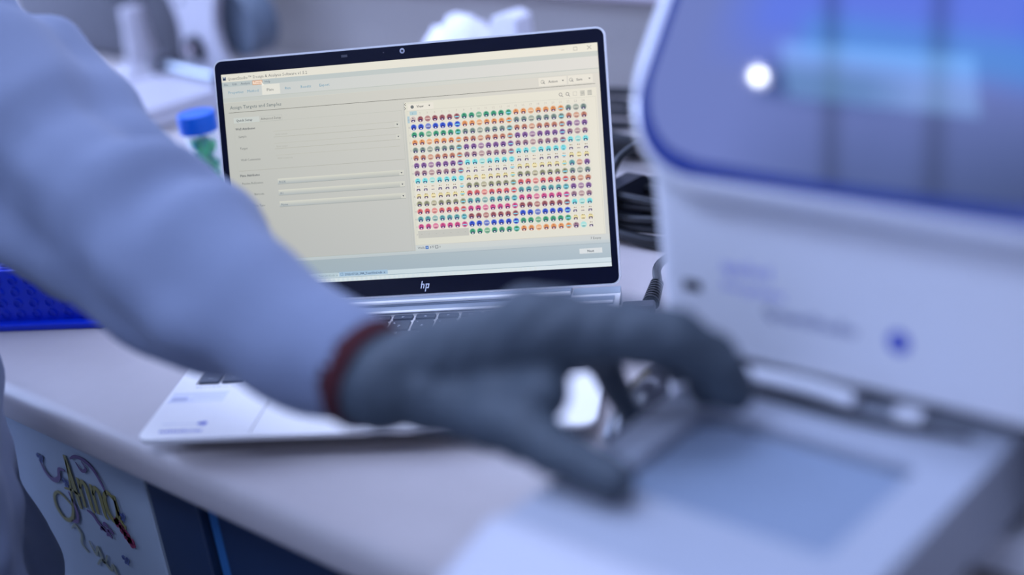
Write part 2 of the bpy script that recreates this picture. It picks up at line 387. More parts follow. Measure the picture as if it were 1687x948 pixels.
# ledge behind the keys and hinge bar, lit edges painted pale; ports
b = B(); prism(b, [(0.1845, 0), (0.1868, 0.0022), (0.1895, 0.0022), (0.199, 0.0004)], 0.004, W - .004, 'x'); rl = obj('rear_ledge', b, m_hinge, lap)
obj('painted_lit_edge', box(B(), 0.004, W - .004, .1838, .1870, .0012, .0025, .0004, 1), m_alu, rl)  # paler strip paints the light caught behind the keys
b = B(); prism(b, [(0.1995, -0.004), (0.1995, 0.0012), (0.2015, 0.0042), (0.2055, 0.0050), (0.2125, 0.0028), (0.2125, -0.004)], 0.038, 0.2815, 'x'); hb = obj('hinge_bar', b, m_hinge, lap)
obj('painted_lit_edge', box(B(), 0.038, .2815, .1990, .2024, .0022, .0047, .0005, 1), m_alu, hb)  # paler strip paints the light along the top of the hinge bar
for x0, x1 in ((0.0, 0.037), (0.2822, 0.320)):
    b = B(); prism(b, [(0.2035, -0.010), (0.2035, 0.0005), (0.213, 0.0016), (0.213, -0.010)], x0 + .0004, x1 - .0004, 'x'); obj('hinge_cap', b, m_alud, lap)
for y0, y1 in ((0.165, 0.176), (0.14, 0.152), (0.05, 0.053)):
    obj('side_port', box(B(), W - .0008, W + .0001, y0, y1, -.0085, -.0045), m_black, lap)
b = B()
text_bm(b, 'ELITEBOOK', .0021, Matrix.Translation((0.0168, 0.0738, 0.0001)), squeeze=1.0)
for v in b.verts: v.co.x = 0.0168 + (v.co.x - 0.0168) * 2.35
obj('engraved_name', b, m_faint, lap)
# clear adhesive label with ruled lines, and a small printed label
b = B(); box(b, 0.003, 0.046, 0.052, 0.0675, 0, 0.0001)
obj('clear_label', b, mat('label_film', (0.66, 0.66, 0.74), 0.3), lap)
b = B()
for k, (x0, x1) in enumerate(((.004, .045), (.020, .044), (.020, .043), (.005, .022))): box(b, x0, x1, .065 - k * .0032, .0654 - k * .0032, .0001, .00018)
box(b, .005, .017, .0545, .0605, .0001, .00018)
obj('label_line', b, m_faint, lap)
b = B(); rnd = random.Random(8)
x = 0.0138
while x < 0.0455:                              # an unreadable short blue line of print: plain strokes
    w = rnd.uniform(.0009, .0016); h = rnd.choice((.0026, .0034, .0034)); box(b, x, x + w, .0088, .0088 + h, 0, .0001); 
    if rnd.random() < .6: box(b, x, x + w + .0008, .0088 + h - .0009, .0088 + h, 0, .0001)
    x += w + .0012
lathe(b, [(.0026, 0), (.0026, .0001)], 16, Matrix.Translation((.0428, .0205, 0)))
lathe(b, [(.0017, 0), (.0017, .0001)], 16, Matrix.Translation((.0397, .0205, 0)))
obj('printed_label', b, m_blueprint, lap)
b = B()
for k in range(6): box(b, .0125 + k * .0042, .0125 + k * .0042 + (.0034 if k < 2 else .0025), .0203, .0211, 0, .0001)
obj('printed_line', b, m_faint, lap)
# keys
rows = []
P = 0.01815; X0 = KX0 + 0.0010
R0 = ['esc', 'f1', 'f2', 'f3', 'f4', 'f5', 'f6', 'f7', 'f8', 'f9', 'f10', 'f11', 'f12', 'prt', 'ins', 'del']
rows.append((0.1758, 0.0076, [(s, 1) for s in R0]))
rows.append((0.1572, 0.0162, [('`', 1)] + [(c, 1) for c in '1234567890-='] + [('backspace', 2), ('home', 1)]))
rows.append((0.1385, 0.0162, [('tab', 1.5)] + [(c, 1) for c in 'QWERTYUIOP[]'] + [('\\', 1.5), ('pg up', 1)]))
rows.append((0.1198, 0.0162, [('caps', 1.75)] + [(c, 1) for c in "ASDFGHJKL;'"] + [('enter', 2.25), ('pg dn', 1)]))
rows.append((0.1011, 0.0162, [('shift', 2.25)] + [(c, 1) for c in 'ZXCVBNM,./'] + [('shift', 2.75), ('end', 1)]))
rows.append((0.0822, 0.0164, [('ctrl', 1), ('fn', 1), ('win', 1), ('alt', 1), ('', 6), ('alt', 1), ('ctrl', 1), ('<', 1), ('^', 1), ('v', 1), ('>', 1)]))
kcache = {}
for y, h, keys in rows:
    x = X0
    for s, u in keys:
        w = P * u - 0.0020
        if s == '': w += 0
        if (round(w, 5), h) not in kcache:
            t2 = bmesh.new(); prism(t2, rrect(0, w, 0, h, 0.0012, 2), -0.0016, 0.0002); 
            for v in t2.verts:
                if v.co.z > 0: v.co.x = w / 2 + (v.co.x - w / 2) * (1 - .0008 / w); v.co.y = h / 2 + (v.co.y - h / 2) * (1 - .0008 / h)
            me = bpy.data.meshes.new('key'); t2.to_mesh(me); t2.free(); me.materials.append(m_key); kcache[(round(w, 5), h)] = me
        k = bpy.data.objects.new('key', kcache[(round(w, 5), h)]); COL.objects.link(k); k.parent = lap; k.location = (x, y, 0)
        if s:
            lb = B(); hh = 0.0032 if len(s) == 1 else (0.0017 if h > .01 else .0018)
            text_bm(lb, s, hh, Matrix.Translation((w / 2 if len(s) == 1 else w / 2, h * (.28 if h > .01 else .3), 0.00025)), align='CENTER')
            if s in '7890': text_bm(lb, {'7': '&', '8': '*', '9': '(', '0': ')'}[s], .0022, Matrix.Translation((w * .22, h * .66, 0.00025)), align='CENTER')
            l = obj('legend', lb, m_legend, k)
        x += P * u
b = B(); box(b, KX0 - .001, KX1 + .001, KY0 - .001, KY1 + .001, -0.00225, -0.0017); obj('key_bed', b, m_alu, lap)

# lid: local x across, y up the panel, z toward the viewer
LA = 1.2427; LH, LV0, LV1, LB = 0.2003, 0.01478, 0.18806, 0.00639
b = B(); prism(b, rrect(0, W, 0.0, LH, 0.007, 5), -0.0058, 0, bev=0.0)
lid = obj('lid', b, m_alu, lap, loc=(0, 0.21324, 0.00269), rot=(LA, 0, 0))
b = B(); prism(b, rrect(0.0014, W - 0.0014, 0.0014, LH - 0.0016, 0.0058, 5), 0.0, 0.0006); obj('bezel', b, m_bezel, lid)
# web camera, sensor windows, logo
b = B(); lathe(b, [(0, 0.0007), (0.0021, 0.0007), (0.0021, 0.0009), (0.0012, 0.0010), (0, 0.0010)], 20, Matrix.Translation((0.1588, 0.1946, 0))); obj('web_camera', b, m_steel, lid)
b = B(); lathe(b, [(0, 0.0008), (0.0009, 0.0008), (0.0009, 0.0011), (0, 0.0011)], 14, Matrix.Translation((0.1588, 0.1946, 0))); obj('lens', b, m_black, lid)
b = B(); box(b, 0.1085, 0.1135, 0.1935, 0.1955, 0.0006, 0.0007); box(b, 0.143, 0.1438, 0.1942, 0.195, 0.0006, 0.0007); obj('sensor_window', b, m_grey, lid)
b = B()                                       # four slanted strokes
def slant(x, y0, y1, w=0.0011): 
    s = 0.30; prism(b, [(x + s * y0, y0), (x + w + s * y0, y0), (x + w + s * y1, y1), (x + s * y1, y1)], 0.0006, 0.0008)
slant(0.1562, 0.0052, 0.0122); slant(0.1590, 0.0052, 0.0090)
b2 = [(0.1562, 0.0086), (0.1608, 0.0086)]
prism(b, [(0.1584, 0.0086), (0.1618, 0.0086), (0.16215, 0.0096), (0.15885, 0.0096)], 0.0006, 0.0008)
slant(0.1617, 0.0022, 0.0096); slant(0.1645, 0.0052, 0.0094)
prism(b, [(0.1638, 0.0086), (0.1672, 0.0086), (0.16755, 0.0096), (0.16415, 0.0096)], 0.0006, 0.0008)
prism(b, [(0.1634, 0.0052), (0.1662, 0.0052), (0.1665, 0.0062), (0.1637, 0.0062)], 0.0006, 0.0008)
for v in b.verts: v.co.x = 0.1615 + (v.co.x - 0.1615) * .72; v.co.y = 0.0074 + (v.co.y - 0.0074) * .85
obj('logo', b, m_logo, lid)

# ---- the picture on the display, drawn in millimetres from its top left corner
SCRW, SCRH = 307.2, 173.3
scr = bmesh.new(); cl = scr.loops.layers.float_color.new('Col'); layer = [0]
def sx(x, y, z): return Vector((LB + x / 1000, LV1 - y / 1000, 0.00065 + z * 0.00003))
def quad(pts, c, z=1, raw=False):
    f = scr.faces.new([scr.verts.new(sx(x, y, z)) for x, y in pts]); c = lin(c)
    for l in f.loops: l[cl] = (*c, 1)
    return f
def R(x0, y0, x1, y1, c, z=1): quad([(x0, y0), (x0, y1), (x1, y1), (x1, y0)], c, z)
def disc(x, y, r, c, z=2, n=12, c2=None):
    vs = [(x + r * math.cos(2 * PI * i / n), y - r * math.sin(2 * PI * i / n)) for i in range(n)]; quad(vs, c, z)
def T(s, x, y, h, c, z=3, align='LEFT', bold=0.0):
    t = bmesh.new(); text_bm(t, s, h / 1000, Matrix.Translation((0, 0, 0)), align=align, bold=bold); cc = lin(c)
    mp = {v: scr.verts.new(sx(x + v.co.x * 1000, y - v.co.y * 1000, z)) for v in t.verts}
    for f in t.faces:
        try: g = scr.faces.new([mp[v] for v in f.verts])
        except ValueError: continue
        for l in g.loops: l[cl] = (*cc, 1)
    t.free()
def grad(x0, y0, x1, y1, ctl, ctr, cbl, cbr, z=0, nx=12, ny=8):
    ctl, ctr, cbl, cbr = map(Vector, (ctl, ctr, cbl, cbr))
    def C(u, v): return (ctl * (1 - u) + ctr * u) * (1 - v) + (cbl * (1 - u) + cbr * u) * v
    for i in range(nx):
        for j in range(ny):
            q = [(i, j), (i, j + 1), (i + 1, j + 1), (i + 1, j)]
            f = scr.faces.new([scr.verts.new(sx(x0 + (x1 - x0) * a / nx, y0 + (y1 - y0) * e / ny, z)) for a, e in q])
            for l, (a, e) in zip(f.loops, q): l[cl] = (*lin(C(a / nx, e / ny)), 1)
CR = (.85, .835, .775); TX = (.36, .37, .38)
grad(0, 0, SCRW, SCRH, (.76, .765, .73), (.865, .84, .79), (.68, .69, .68), (.78, .79, .78))
grad(0, 0, SCRW, 6.3, (.86, .85, .80), (.91, .89, .83), (.86, .85, .80), (.91, .89, .83), 1)           # title bar
grad(0, 6.3, SCRW, 10.2, (.70, .74, .74), (.79, .80, .77), (.70, .74, .74), (.79, .80, .77), 1)        # menu bar
grad(0, 10.2, SCRW, 19.4, (.76, .78, .77), (.865, .85, .82), (.76, .78, .77), (.865, .85, .82), 1)     # tab band
R(0, 19.3, SCRW, 19.8, (.73, .75, .72), 2); R(0, 22.7, SCRW, 23.0, (.80, .80, .76), 2)
grad(0, 19.8, SCRW, 22.8, (.74, .76, .74), (.85, .84, .80), (.74, .76, .74), (.85, .84, .80), 1)
R(1.2, 2.0, 3.8, 4.9, (.18, .25, .36), 2); R(1.7, 2.0, 3.3, 3.0, (.7, .75, .8), 3)
T('QuantStudio™ Design & Analysis Software v1.5.2', 5.2, 4.9, 2.35, (.42, .43, .43))
for s, x in (('File', 1.7), ('Edit', 9.0), ('Analysis', 16.0), ('Help', 36.5)): T(s, x, 9.2, 1.75, (.34, .38, .44))
R(26.0, 6.7, 34.6, 10.3, (.80, .60, .46), 2); R(26.5, 7.2, 34.1, 9.8, (.93, .84, .76), 3); T('Tools', 27.4, 9.2, 1.75, (.72, .42, .28), 4)
quad([(34.0, 8.4), (34.0, 11.6), (34.8, 10.9), (36.0, 11.2)], (.93, .92, .88), 5)
R(33.6, 10.6, 48.9, 18.8, (.865, .86, .82), 2)
BLU = (.36, .58, .68)
T('Properties', 4.8, 15.9, 2.15, BLU); T('Method', 21.0, 15.9, 2.15, BLU); T('Plate', 37.6, 16.0, 2.2, (.30, .33, .34)); T('Run', 53.0, 15.9, 2.15, BLU); T('Results', 66.3, 15.9, 2.15, BLU); T('Export', 82.0, 15.9, 2.15, BLU)
for x in (279.0,): R(x, 3.4, x + 2.4, 3.7, (.62, .61, .58), 3)
for a in ((288.4, 2.0, 291.4, 2.3), (288.4, 4.4, 291.4, 4.7), (288.4, 2.0, 288.7, 4.7), (291.1, 2.0, 291.4, 4.7)): R(*a, (.62, .61, .58), 3)
quad([(299.3, 1.6), (299.0, 1.9), (302.2, 4.8), (302.5, 4.5)], (.62, .61, .58), 3); quad([(302.2, 1.6), (302.5, 1.9), (299.3, 4.8), (299.0, 4.5)], (.62, .61, .58), 3)
T('Assign Targets and Samples', 5.2, 28.4, 2.75, (.33, .39, .41)); R(3.8, 31.0, 303.4, 31.35, (.42, .42, .38), 2)
R(259.5, 23.6, 281.5, 30.0, (.89, .87, .82), 2); R(282.8, 23.6, 302.0, 30.0, (.89, .87, .82), 2)
DK = (.34, .34, .34)
T('Action', 267.2, 27.9, 1.9, DK, 3, bold=.012); T('Save', 289.0, 27.9, 1.9, DK, 3, bold=.012)
for x in (278.6, 299.4): quad([(x - .8, 26.4), (x + .8, 26.4), (x, 27.5)], DK, 3)
for x in (262.6, 285.0):
    disc(x, 26.8, 1.5, (.6, .6, .57), 3, 10); disc(x, 26.8, 1.1, (.89, .87, .82), 4, 10); quad([(x + .2, 26.6), (x - .1, 26.9), (x + 1.6, 28.6), (x + 1.9, 28.3)], (.45, .45, .45), 5)
# left pane
def box_outline(x0, y0, x1, y1, c, z=2, w=.22):
    R(x0, y0, x1, y0 + w, c, z); R(x0, y1 - w, x1, y1, c, z); R(x0, y0, x0 + w, y1, c, z); R(x1 - w, y0, x1, y1, c, z)
box_outline(7.0, 40.0, 148.3, 151.8, (.72, .73, .69))
R(7.4, 35.6, 29.4, 40.0, (.77, .79, .77), 2); box_outline(29.6, 35.6, 48.6, 40.0, (.70, .71, .69), 2)
T('Quick Setup', 9.4, 38.7, 1.95, (.28, .31, .33), bold=.012); T('Advanced Setup', 30.6, 38.7, 1.85, (.36, .37, .36))
T('Well Attributes', 8.2, 45.6, 1.85, (.28, .30, .32), bold=.015)
for s, x, y in (('Sample', 10.2, 51.8), ('Target', 10.6, 61.4), ('Well Comments', 10.6, 70.7)): T(s, x, y, 1.75, (.38, .39, .39))
for y0, y1, ph in ((48.4, 53.0, 'Enter sample'), (58.2, 62.5, 'Enter target'), (67.8, 77.5, 'Well Comments')):
    R(40.2, y0, 144.8, y0 + .25, (.71, .71, .66), 2)
    if y1 < 70: R(40.2, y1, 144.8, y1 + .3, (.68, .68, .63), 2)
    T(ph, 41.8, y0 + 3.3, 1.35, (.66, .66, .62))
def drop(x, y):
    R(x - 2.0, y - 1.9, x + 2.0, y + 1.9, (.80, .80, .76), 3); quad([(x - .8, y - .5), (x + .8, y - .5), (x, y + .6)], (.28, .3, .32), 4)
drop(143.7, 50.7); drop(143.9, 60.3)
R(8.3, 78.5, 147.8, 78.8, (.66, .66, .62), 2)
T('Plate Attributes', 8.7, 83.4, 1.85, (.28, .30, .32), bold=.015)
for s, y, v in (('Passive Reference', 89.8, 'ROX'), ('Barcode', 98.9, 'A1'), ('Plate Type', 108.2, 'None')):
    T(s, 28.0, y, 1.75, (.36, .38, .38), align='RIGHT')
    grad(40.4, y - 2.9, 146.2, y + 1.5, (.82, .82, .77), (.82, .82, .77), (.66, .69, .70), (.70, .71, .69), 2, 1, 3)
    R(40.4, y + 1.4, 146.2, y + 1.7, (.60, .62, .60), 3); T(v, 41.6, y + .6, 1.8, (.32, .40, .48)); drop(144.2, y - .6)
# divider
R(149.8, 34, 150.1, 152, (.70, .72, .69), 2)
for y in (35.6, 38.8):
    s = 1 if y < 37 else -1
    quad([(151.2 - s * .7, y), (151.2 + s * .6, y - 1.1), (151.2 + s * .8, y - .8), (151.2 - s * .3, y)], (.25, .25, .25), 4); quad([(151.2 - s * .7, y), (151.2 - s * .3, y), (151.2 + s * .8, y + .8), (151.2 + s * .6, y + 1.1)], (.25, .25, .25), 4)
box_outline(152.2, 40.9, 303.3, 147.8, (.79, .78, .73))
grad(151, 34, SCRW - 3, 147.5, (.86, .85, .79), (.89, .87, .81), (.83, .83, .78), (.87, .86, .81), 1)
R(153.2, 35.6, 174.4, 40.6, (.89, .87, .82), 2); T('View', 160.6, 38.8, 1.95, DK, 3, bold=.015); quad([(170.2, 37.3), (171.8, 37.3), (171.0, 38.4)], DK, 3); disc(157.0, 38.0, 1.4, (.42, .44, .44), 3, 10)
for i, x in enumerate((276.0, 281.4, 287.3)):
    if i < 2: disc(x, 37.5, 1.4, (.55, .54, .52), 3, 12); disc(x, 37.5, .95, (.88, .86, .81), 4, 12); quad([(x + .8, 38.2), (x + .5, 38.5), (x + 1.7, 39.6), (x + 2.0, 39.3)], (.5, .49, .48), 4)
    else: box_outline(x - 1.5, 36.2, x + 1.5, 39.2, (.72, .70, .66), 3)
for x in (293.2, 298.8):
    for j in range(4): R(x - 1.7, 36.0 + j * 1.0, x + 1.7, 36.5 + j * 1.0, (.58, .58, .56), 3)
# the 384 wells
NAMES = dict(maroon=(.55, .27, .30), blue=(.10, .25, .80), green=(.16, .58, .42), orange=(.88, .55, .30), slate=(.42, .52, .50), brown=(.72, .45, .36), purple=(.45, .30, .56), mauve=(.56, .42, .50),
    cyan=(.42, .86, .90), pale=(.84, .80, .68), yellow=(.90, .82, .42), olive=(.52, .54, .42), red=(.82, .34, .36), teal=(.30, .60, .64), magenta=(.78, .24, .50))
SEQ = list(NAMES)
def mix(a, c, t): return tuple(x * (1 - t) + y * t for x, y in zip(a, c))
R(154.3, 45.0, 296.4, 142.3, (.86, .845, .79), 2)
R(154.6, 41.4, 160.4, 44.4, (.68, .78, .80), 3); R(152.4, 45.2, 154.2, 50.6, (.66, .76, .80), 3)
for i in range(24):
    if i: T(str(i + 1), 157.0 + i * 5.925, 44.1, 1.7, (.74, .70, .67), 3, 'CENTER')
for j in range(16): T(chr(65 + j), 153.4, 48.9 + j * 6.09, 1.6, (.66, .64, .66), 3, 'CENTER')
T('1', 157.0, 44.1, 1.6, (.45, .55, .6), 4, 'CENTER')
rnd = random.Random(11)
for j in range(16):
    for i in range(24):
        x = 157.0 + i * 5.925; y = 48.0 + j * 6.09
        g = 0 if i < 7 else 1 if i < 14 else 2 if i < 21 else 3; k = (i - (0, 7, 14, 21)[g])
        R(x - 2.75, y - 2.8, x + 2.75, y + 2.8, (.875, .86, .81), 3)
        if g == 0 and j == 15: R(x - 2.96, y - 3, x + 2.96, y + 3, (.75, .75, .72), 4); R(x - .5, y - .3, x + .5, y + .1, (.68, .68, .66), 5); continue
        if g < 3: nm = SEQ[(j + g + (0, 1, 1)[g]) % 15] if g else SEQ[j % 15]
        if g == 1: nm = SEQ[(2 + j) % 15]
        if g == 2: nm = SEQ[(3 + j) % 15]
        if g == 3: nm = ('slate', 'brown', 'purple', 'mauve', 'cyan', 'pale', 'yellow', ('teal', 'brown', 'purple')[k], 'slate', 'brown', 'purple', 'mauve', 'cyan', 'pale', 'yellow', ('mauve', 'cyan', 'pale')[k])[j]
        c = NAMES[nm]; special = k == (2 if g < 3 else 1)
        small = nm in ('pale', 'yellow')
        halo = mix(c, (.87, .85, .80), .55)
        if i == 0 and j == 0: c = halo = (.80, .74, .72)
        if nm != 'pale': disc(x, y, 2.5 if not small else 2.1, halo, 4)
        if not small: disc(x, y, 1.95, mix(c, (.92, .84, .74), .42 if special else .14), 5)
        ink = mix((.20, .16, .36), c, .18) if nm != 'cyan' else (.10, .30, .42)
        if k == 6 and g < 3: R(x - 1.7, y - .2, x + 1.7, y + .7, (.50, .80, .88), 6); R(x - 1.0, y + 1.0, x + .9, y + 1.5, ink, 7)
        elif special: R(x - 1.8, y - .5, x + 1.8, y + .4, mix(c, (.92, .88, .82), .7), 6); R(x - 1.2, y + .9, x + 1.3, y + 1.4, mix(ink, (.7, .6, .5), .4), 7)
        else:
            R(x - 1.3, y + .1, x + 1.4, y + .8, ink, 6); R(x - 1.5, y + .8, x - .7, y + 1.9, ink, 7); R(x + .7, y + .8, x + 1.5, y + 1.9, ink, 7); R(x - .6, y + .9, x + .6, y + 1.9, (.82, .78, .84), 7)
        if small: R(x - .9, y - 1.9, x - .1, y - 1.2, (.55, .45, .28), 6); R(x + .5, y - 1.8, x + 1.1, y - 1.2, (.45, .38, .35), 6)
        elif not special: R(x - .7, y - 1.5, x - .1, y - .7, mix(c, (.1, .05, .15), .5), 6); R(x + .4, y - 1.3, x + .9, y - .6, mix(c, (.1, .05, .15), .4), 6)
# lower bands
grad(151, 147.8, SCRW, 152.4, (.78, .80, .79), (.80, .81, .80), (.76, .79, .79), (.78, .80, .80), 2)
T('Wells:', 152.8, 150.7, 1.7, (.3, .32, .36), 4); R(159.2, 148.7, 161.6, 151.2, (.20, .38, .70), 4); R(159.9, 149.3, 160.9, 150.6, (.6, .72, .85), 5); T('377', 162.6, 150.8, 1.8, (.22, .25, .32), 4)
box_outline(167.2, 148.7, 169.6, 151.1, (.3, .33, .36), 4, .35); T('0', 170.4, 150.8, 1.7, (.25, .27, .3), 4); T('7 Empty', 292.0, 151.3, 1.75, (.36, .37, .38), 4)
grad(0, 152.2, SCRW, 155.0, (.72, .76, .76), (.76, .79, .80), (.70, .74, .75), (.72, .76, .78), 3)
grad(0, 154.9, SCRW, 166.3, (.60, .66, .68), (.70, .75, .78), (.60, .66, .69), (.66, .72, .76), 3)
R(0, 154.7, SCRW, 155.0, (.62, .67, .70), 4); R(0, 151.9, 150, 152.2, (.66, .69, .68), 4)
R(282.6, 158.2, 300.6, 162.2, (.83, .85, .86), 4); T('Next', 291.4, 161.2, 1.8, (.20, .24, .30), 5, 'CENTER', bold=.015)
grad(0, 166.2, SCRW, 169.8, (.74, .80, .82), (.80, .85, .88), (.74, .80, .82), (.80, .85, .88), 3)
R(64, 165.8, 84.6, 169.3, (.70, .77, .80), 4); T('Yeast 2018.eds  x', 68.0, 168.6, 1.6, (.48, .56, .60), 5); R(85.6, 165.6, 126.4, 169.2, (.62, .73, .82), 4); T('2022-07-26_384_YeastViral.eds  x', 90.5, 168.4, 1.7, (.18, .26, .40), 5, bold=.01)
box_outline(87.0, 166.3, 89.0, 168.6, (.3, .45, .62), 5)
R(0, 169.7, SCRW, 170.1, (.60, .68, .72), 4)
grad(0, 170.1, SCRW, SCRH, (.76, .82, .84), (.84, .88, .90), (.76, .82, .84), (.84, .88, .90), 3)
for i in range(64): R(i * 3.9, 170.5, i * 3.9 + 1.9, 173.0, (.82, .86, .87), 4)
me = bpy.data.meshes.new('display'); scr.to_mesh(me); scr.free()
obj('display', me, emat('display_glow', attr='Col', strength=1.06, gloss=0.15), lid)

# ------------------------------------------------------------------ instrument on the right
inst = thing('benchtop_instrument', 'white benchtop analyser with tilted glass touchscreen and open drawer, right of the laptop', 'instrument', (0.470, 0.15, 0))
# local: x centred, y=0 at the front face
HW = 0.1345
b = B()
# lower shell: side walls, back, face above the slot
def shell_profile(): return [(0.012, 0.0), (0.012, 0.03), (0.0, 0.036), (0.0, 0.236), (0.45, 0.236), (0.45, 0.0)]
slot = (-0.112, 0.100, 0.030, 0.103)
prism(b, rrect(-HW, slot[0], 0.0, 0.45, .010, 4), 0.004, slot[3] + .0005)
prism(b, rrect(slot[1], HW, 0.0, 0.45, .010, 4), 0.004, slot[3] + .0005)
prism(b, rrect(-HW, HW, 0.0, 0.45, .016, 6), slot[3], 0.226)
box(b, -HW, HW, 0.14, 0.45, 0.19, 0.30, .007, 3)
box(b, slot[0] - .01, slot[1] + .01, 0.30, 0.45, 0.004, 0.20)
box(b, slot[0] - .01, slot[1] + .01, 0.012, 0.44, 0.004, 0.028)
obj('body', b, m_white, inst, smooth=True)
b = B(); box(b, slot[0] - .008, slot[1] + .008, 0.25, 0.28, 0.028, slot[3]); obj('slot_interior', b, m_dark, inst)
b = B()
for x in (-.11, .11):
    for y in (.03, .42): b = B(); lathe(b, [(.012, 0), (.012, .005)], 16, Matrix.Translation((x, y, 0))); obj('rubber_foot', b, m_black, inst)
# head: wedge with the tilted front, rounded outline
TL = math.radians(50); cx_ = 0.0
HM = Matrix.Translation((0, 0.007, 0.234)) @ Matrix.Rotation(TL, 4, 'X')     # plane frame: x across, y up the slope, z outward
HH = 0.148
b = B()
def ring(x0, x1, y0, y1, r, z, n=10): return [Vector((x, y, z)) for x, y in rrect(x0, x1, y0, y1, r, n)]
t_ = bmesh.new(); secs = [(-0.004, .0, 0.0), (0.003, .0, -0.0035), (-0.0035, .006, 0.001), (-0.030, .004, .002)]
y0, y1 = -0.038, 0.190
L = [ring(-HW - .0215 + i_, HW + .0215 - i_, y0 + i_, y1 - i_, .070 - i_ * .5, z) for z, i_ in ((-.10, .018), (-.030, .006), (-.016, .001), (-.006, .001), (0.0, .005), (0.0015, .011))]
vs = [[t_.verts.new(p) for p in r] for r in L]
for a, c in zip(vs, vs[1:]):
    for i in range(len(a)): t_.faces.new((a[i], a[(i + 1) % len(a)], c[(i + 1) % len(a)], c[i]))
t_.faces.new(vs[0]); t_.faces.new(vs[-1])
merge(b, t_, HM)
obj('screen_surround', b, m_whiteg, inst, smooth=True)
b = B(); prism(b, [(0.20, 0.28), (0.45, 0.28), (0.45, 0.36), (0.43, 0.375), (0.22, 0.375)], -HW, HW, 'x', bev=.012, seg=3); obj('top_cover', b, m_white, inst, smooth=True)
gx0, gx1, gy0, gy1 = -HW - .0085, HW + .0085, -0.0275, 0.178
gp = rrect(gx0, gx1, gy0, gy1, .050, 12)
def bulge(p): 
    x, y = p
    return (x, y - (0.004 * (1 - (x / gx1) ** 2) if y < 0.05 else 0))
gp = [bulge(p) for p in gp]
b = B(); prism(b, gp, 0.0010, 0.0024, 'z', M=HM); obj('glass_rim', b, mat('navy_glass_rim', (0.003, 0.02, 0.16), 0.15, spec=0.5), inst)
# glass with display under it: blue picture with reflected light band and dark bars painted in
g = bmesh.new(); cg = g.loops.layers.float_color.new('Col')
def gz(x, y): 
    # x,y in metres in the plane frame -> colour of the screen picture and painted reflections
    base = Vector((.42, .48, .74)); 
    f = lambda a, e, v: max(0, min(1, (v - a) / (e - a)))
    k = f(.028, .062, y) * f(-.115, -.075, x); c = base.lerp(Vector((.36, .46, .88)), k)
    c = c.lerp(Vector((.08, .32, .84)), f(.055, .13, x) * f(.02, .07, y) * .9)
    c = c.lerp(Vector((.30, .36, .56)), (1 - f(-.02, .035, y)) * f(-.08, .0, x) * .9); c = c.lerp(Vector((.22, .27, .42)), (1 - f(-.02, .035, y)) * f(.02, .12, x) * .9)
    bar = f(-.062, -.045, x) * (1 - f(.085, .10, x)) * f(.036, .046, y + x * .05) * (1 - f(.056, .070, y + x * .05))  # pale band: ceiling light reflection painted into the picture
    c = c.lerp(Vector((.30, .58, .86)), bar * .6)
    dk = f(-.072, -.060, x) * (1 - f(-.01, .02, x)) * f(.014, .024, y) * (1 - f(.030, .042, y))
    c = c.lerp(Vector((.16, .24, .46)), dk * .7)
    for xx, sl in ((-.018, -.33), (.037, -.27)):  # slanted dark bars: reflections painted into the picture
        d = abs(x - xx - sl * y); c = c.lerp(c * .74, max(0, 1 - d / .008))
    return c
NX, NY = 90, 60; grid = {}
inner_ = rrect(gx0 + .0042, gx1 - .0042, gy0 + .0052, gy1 - .0042, .046, 12); 
def inside(x, y):
    x0, x1, ya, yb, r = gx0 + .0042, gx1 - .0042, gy0 + .0052, gy1 - .0042, .046
    return True
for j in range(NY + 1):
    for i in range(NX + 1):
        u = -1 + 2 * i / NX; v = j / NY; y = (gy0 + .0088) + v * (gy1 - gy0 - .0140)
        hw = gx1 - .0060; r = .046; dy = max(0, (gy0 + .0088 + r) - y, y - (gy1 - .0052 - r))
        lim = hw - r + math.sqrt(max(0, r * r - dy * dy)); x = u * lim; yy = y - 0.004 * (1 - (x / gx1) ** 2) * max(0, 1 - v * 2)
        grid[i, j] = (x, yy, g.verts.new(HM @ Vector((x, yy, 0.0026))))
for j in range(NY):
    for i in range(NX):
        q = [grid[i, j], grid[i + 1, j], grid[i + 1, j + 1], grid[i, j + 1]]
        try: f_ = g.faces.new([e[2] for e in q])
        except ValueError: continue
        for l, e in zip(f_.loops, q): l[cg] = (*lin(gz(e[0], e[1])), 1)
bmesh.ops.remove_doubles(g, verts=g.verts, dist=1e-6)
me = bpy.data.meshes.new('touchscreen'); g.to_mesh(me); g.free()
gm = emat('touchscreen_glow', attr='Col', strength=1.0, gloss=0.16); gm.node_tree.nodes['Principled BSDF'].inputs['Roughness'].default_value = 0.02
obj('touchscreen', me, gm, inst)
# printing on the front face
def FM(x, z): return Matrix.Translation((x - .470, -0.0002, z)) @ Matrix.Rotation(PI / 2, 4, 'X')
b = B(); text_bm(b, 'applied', .0078, FM(0.384, 0.1535), bold=.01); text_bm(b, 'biosystems', .0062, FM(0.384, 0.1425), bold=.01); obj('maker_name', b, m_lav, inst)
b = B(); text_bm(b, 'QuantStudio', .0078, FM(0.409, 0.1305), bold=.012); obj('model_name', b, m_navyprint, inst)
for o_ in [b for b in []]: pass
b = B(); lathe(b, [(.0062, 0), (.0062, .0004)], 24, FM(0.4895, 0.1335)); ds = obj('round_badge', b, m_blueprint, inst)
b = B(); text_bm(b, '5', .0062, FM(0.4895, 0.1305) @ Matrix.Translation((0, 0, .0006)), align='CENTER'); obj('numeral', b, m_legend, ds)
b = B(); box(b, 0.3575 - .470, 0.3695 - .470, -0.0012, 0.004, 0.1375, 0.1435, .0008, 1); us = obj('usb_port', b, m_black, inst)
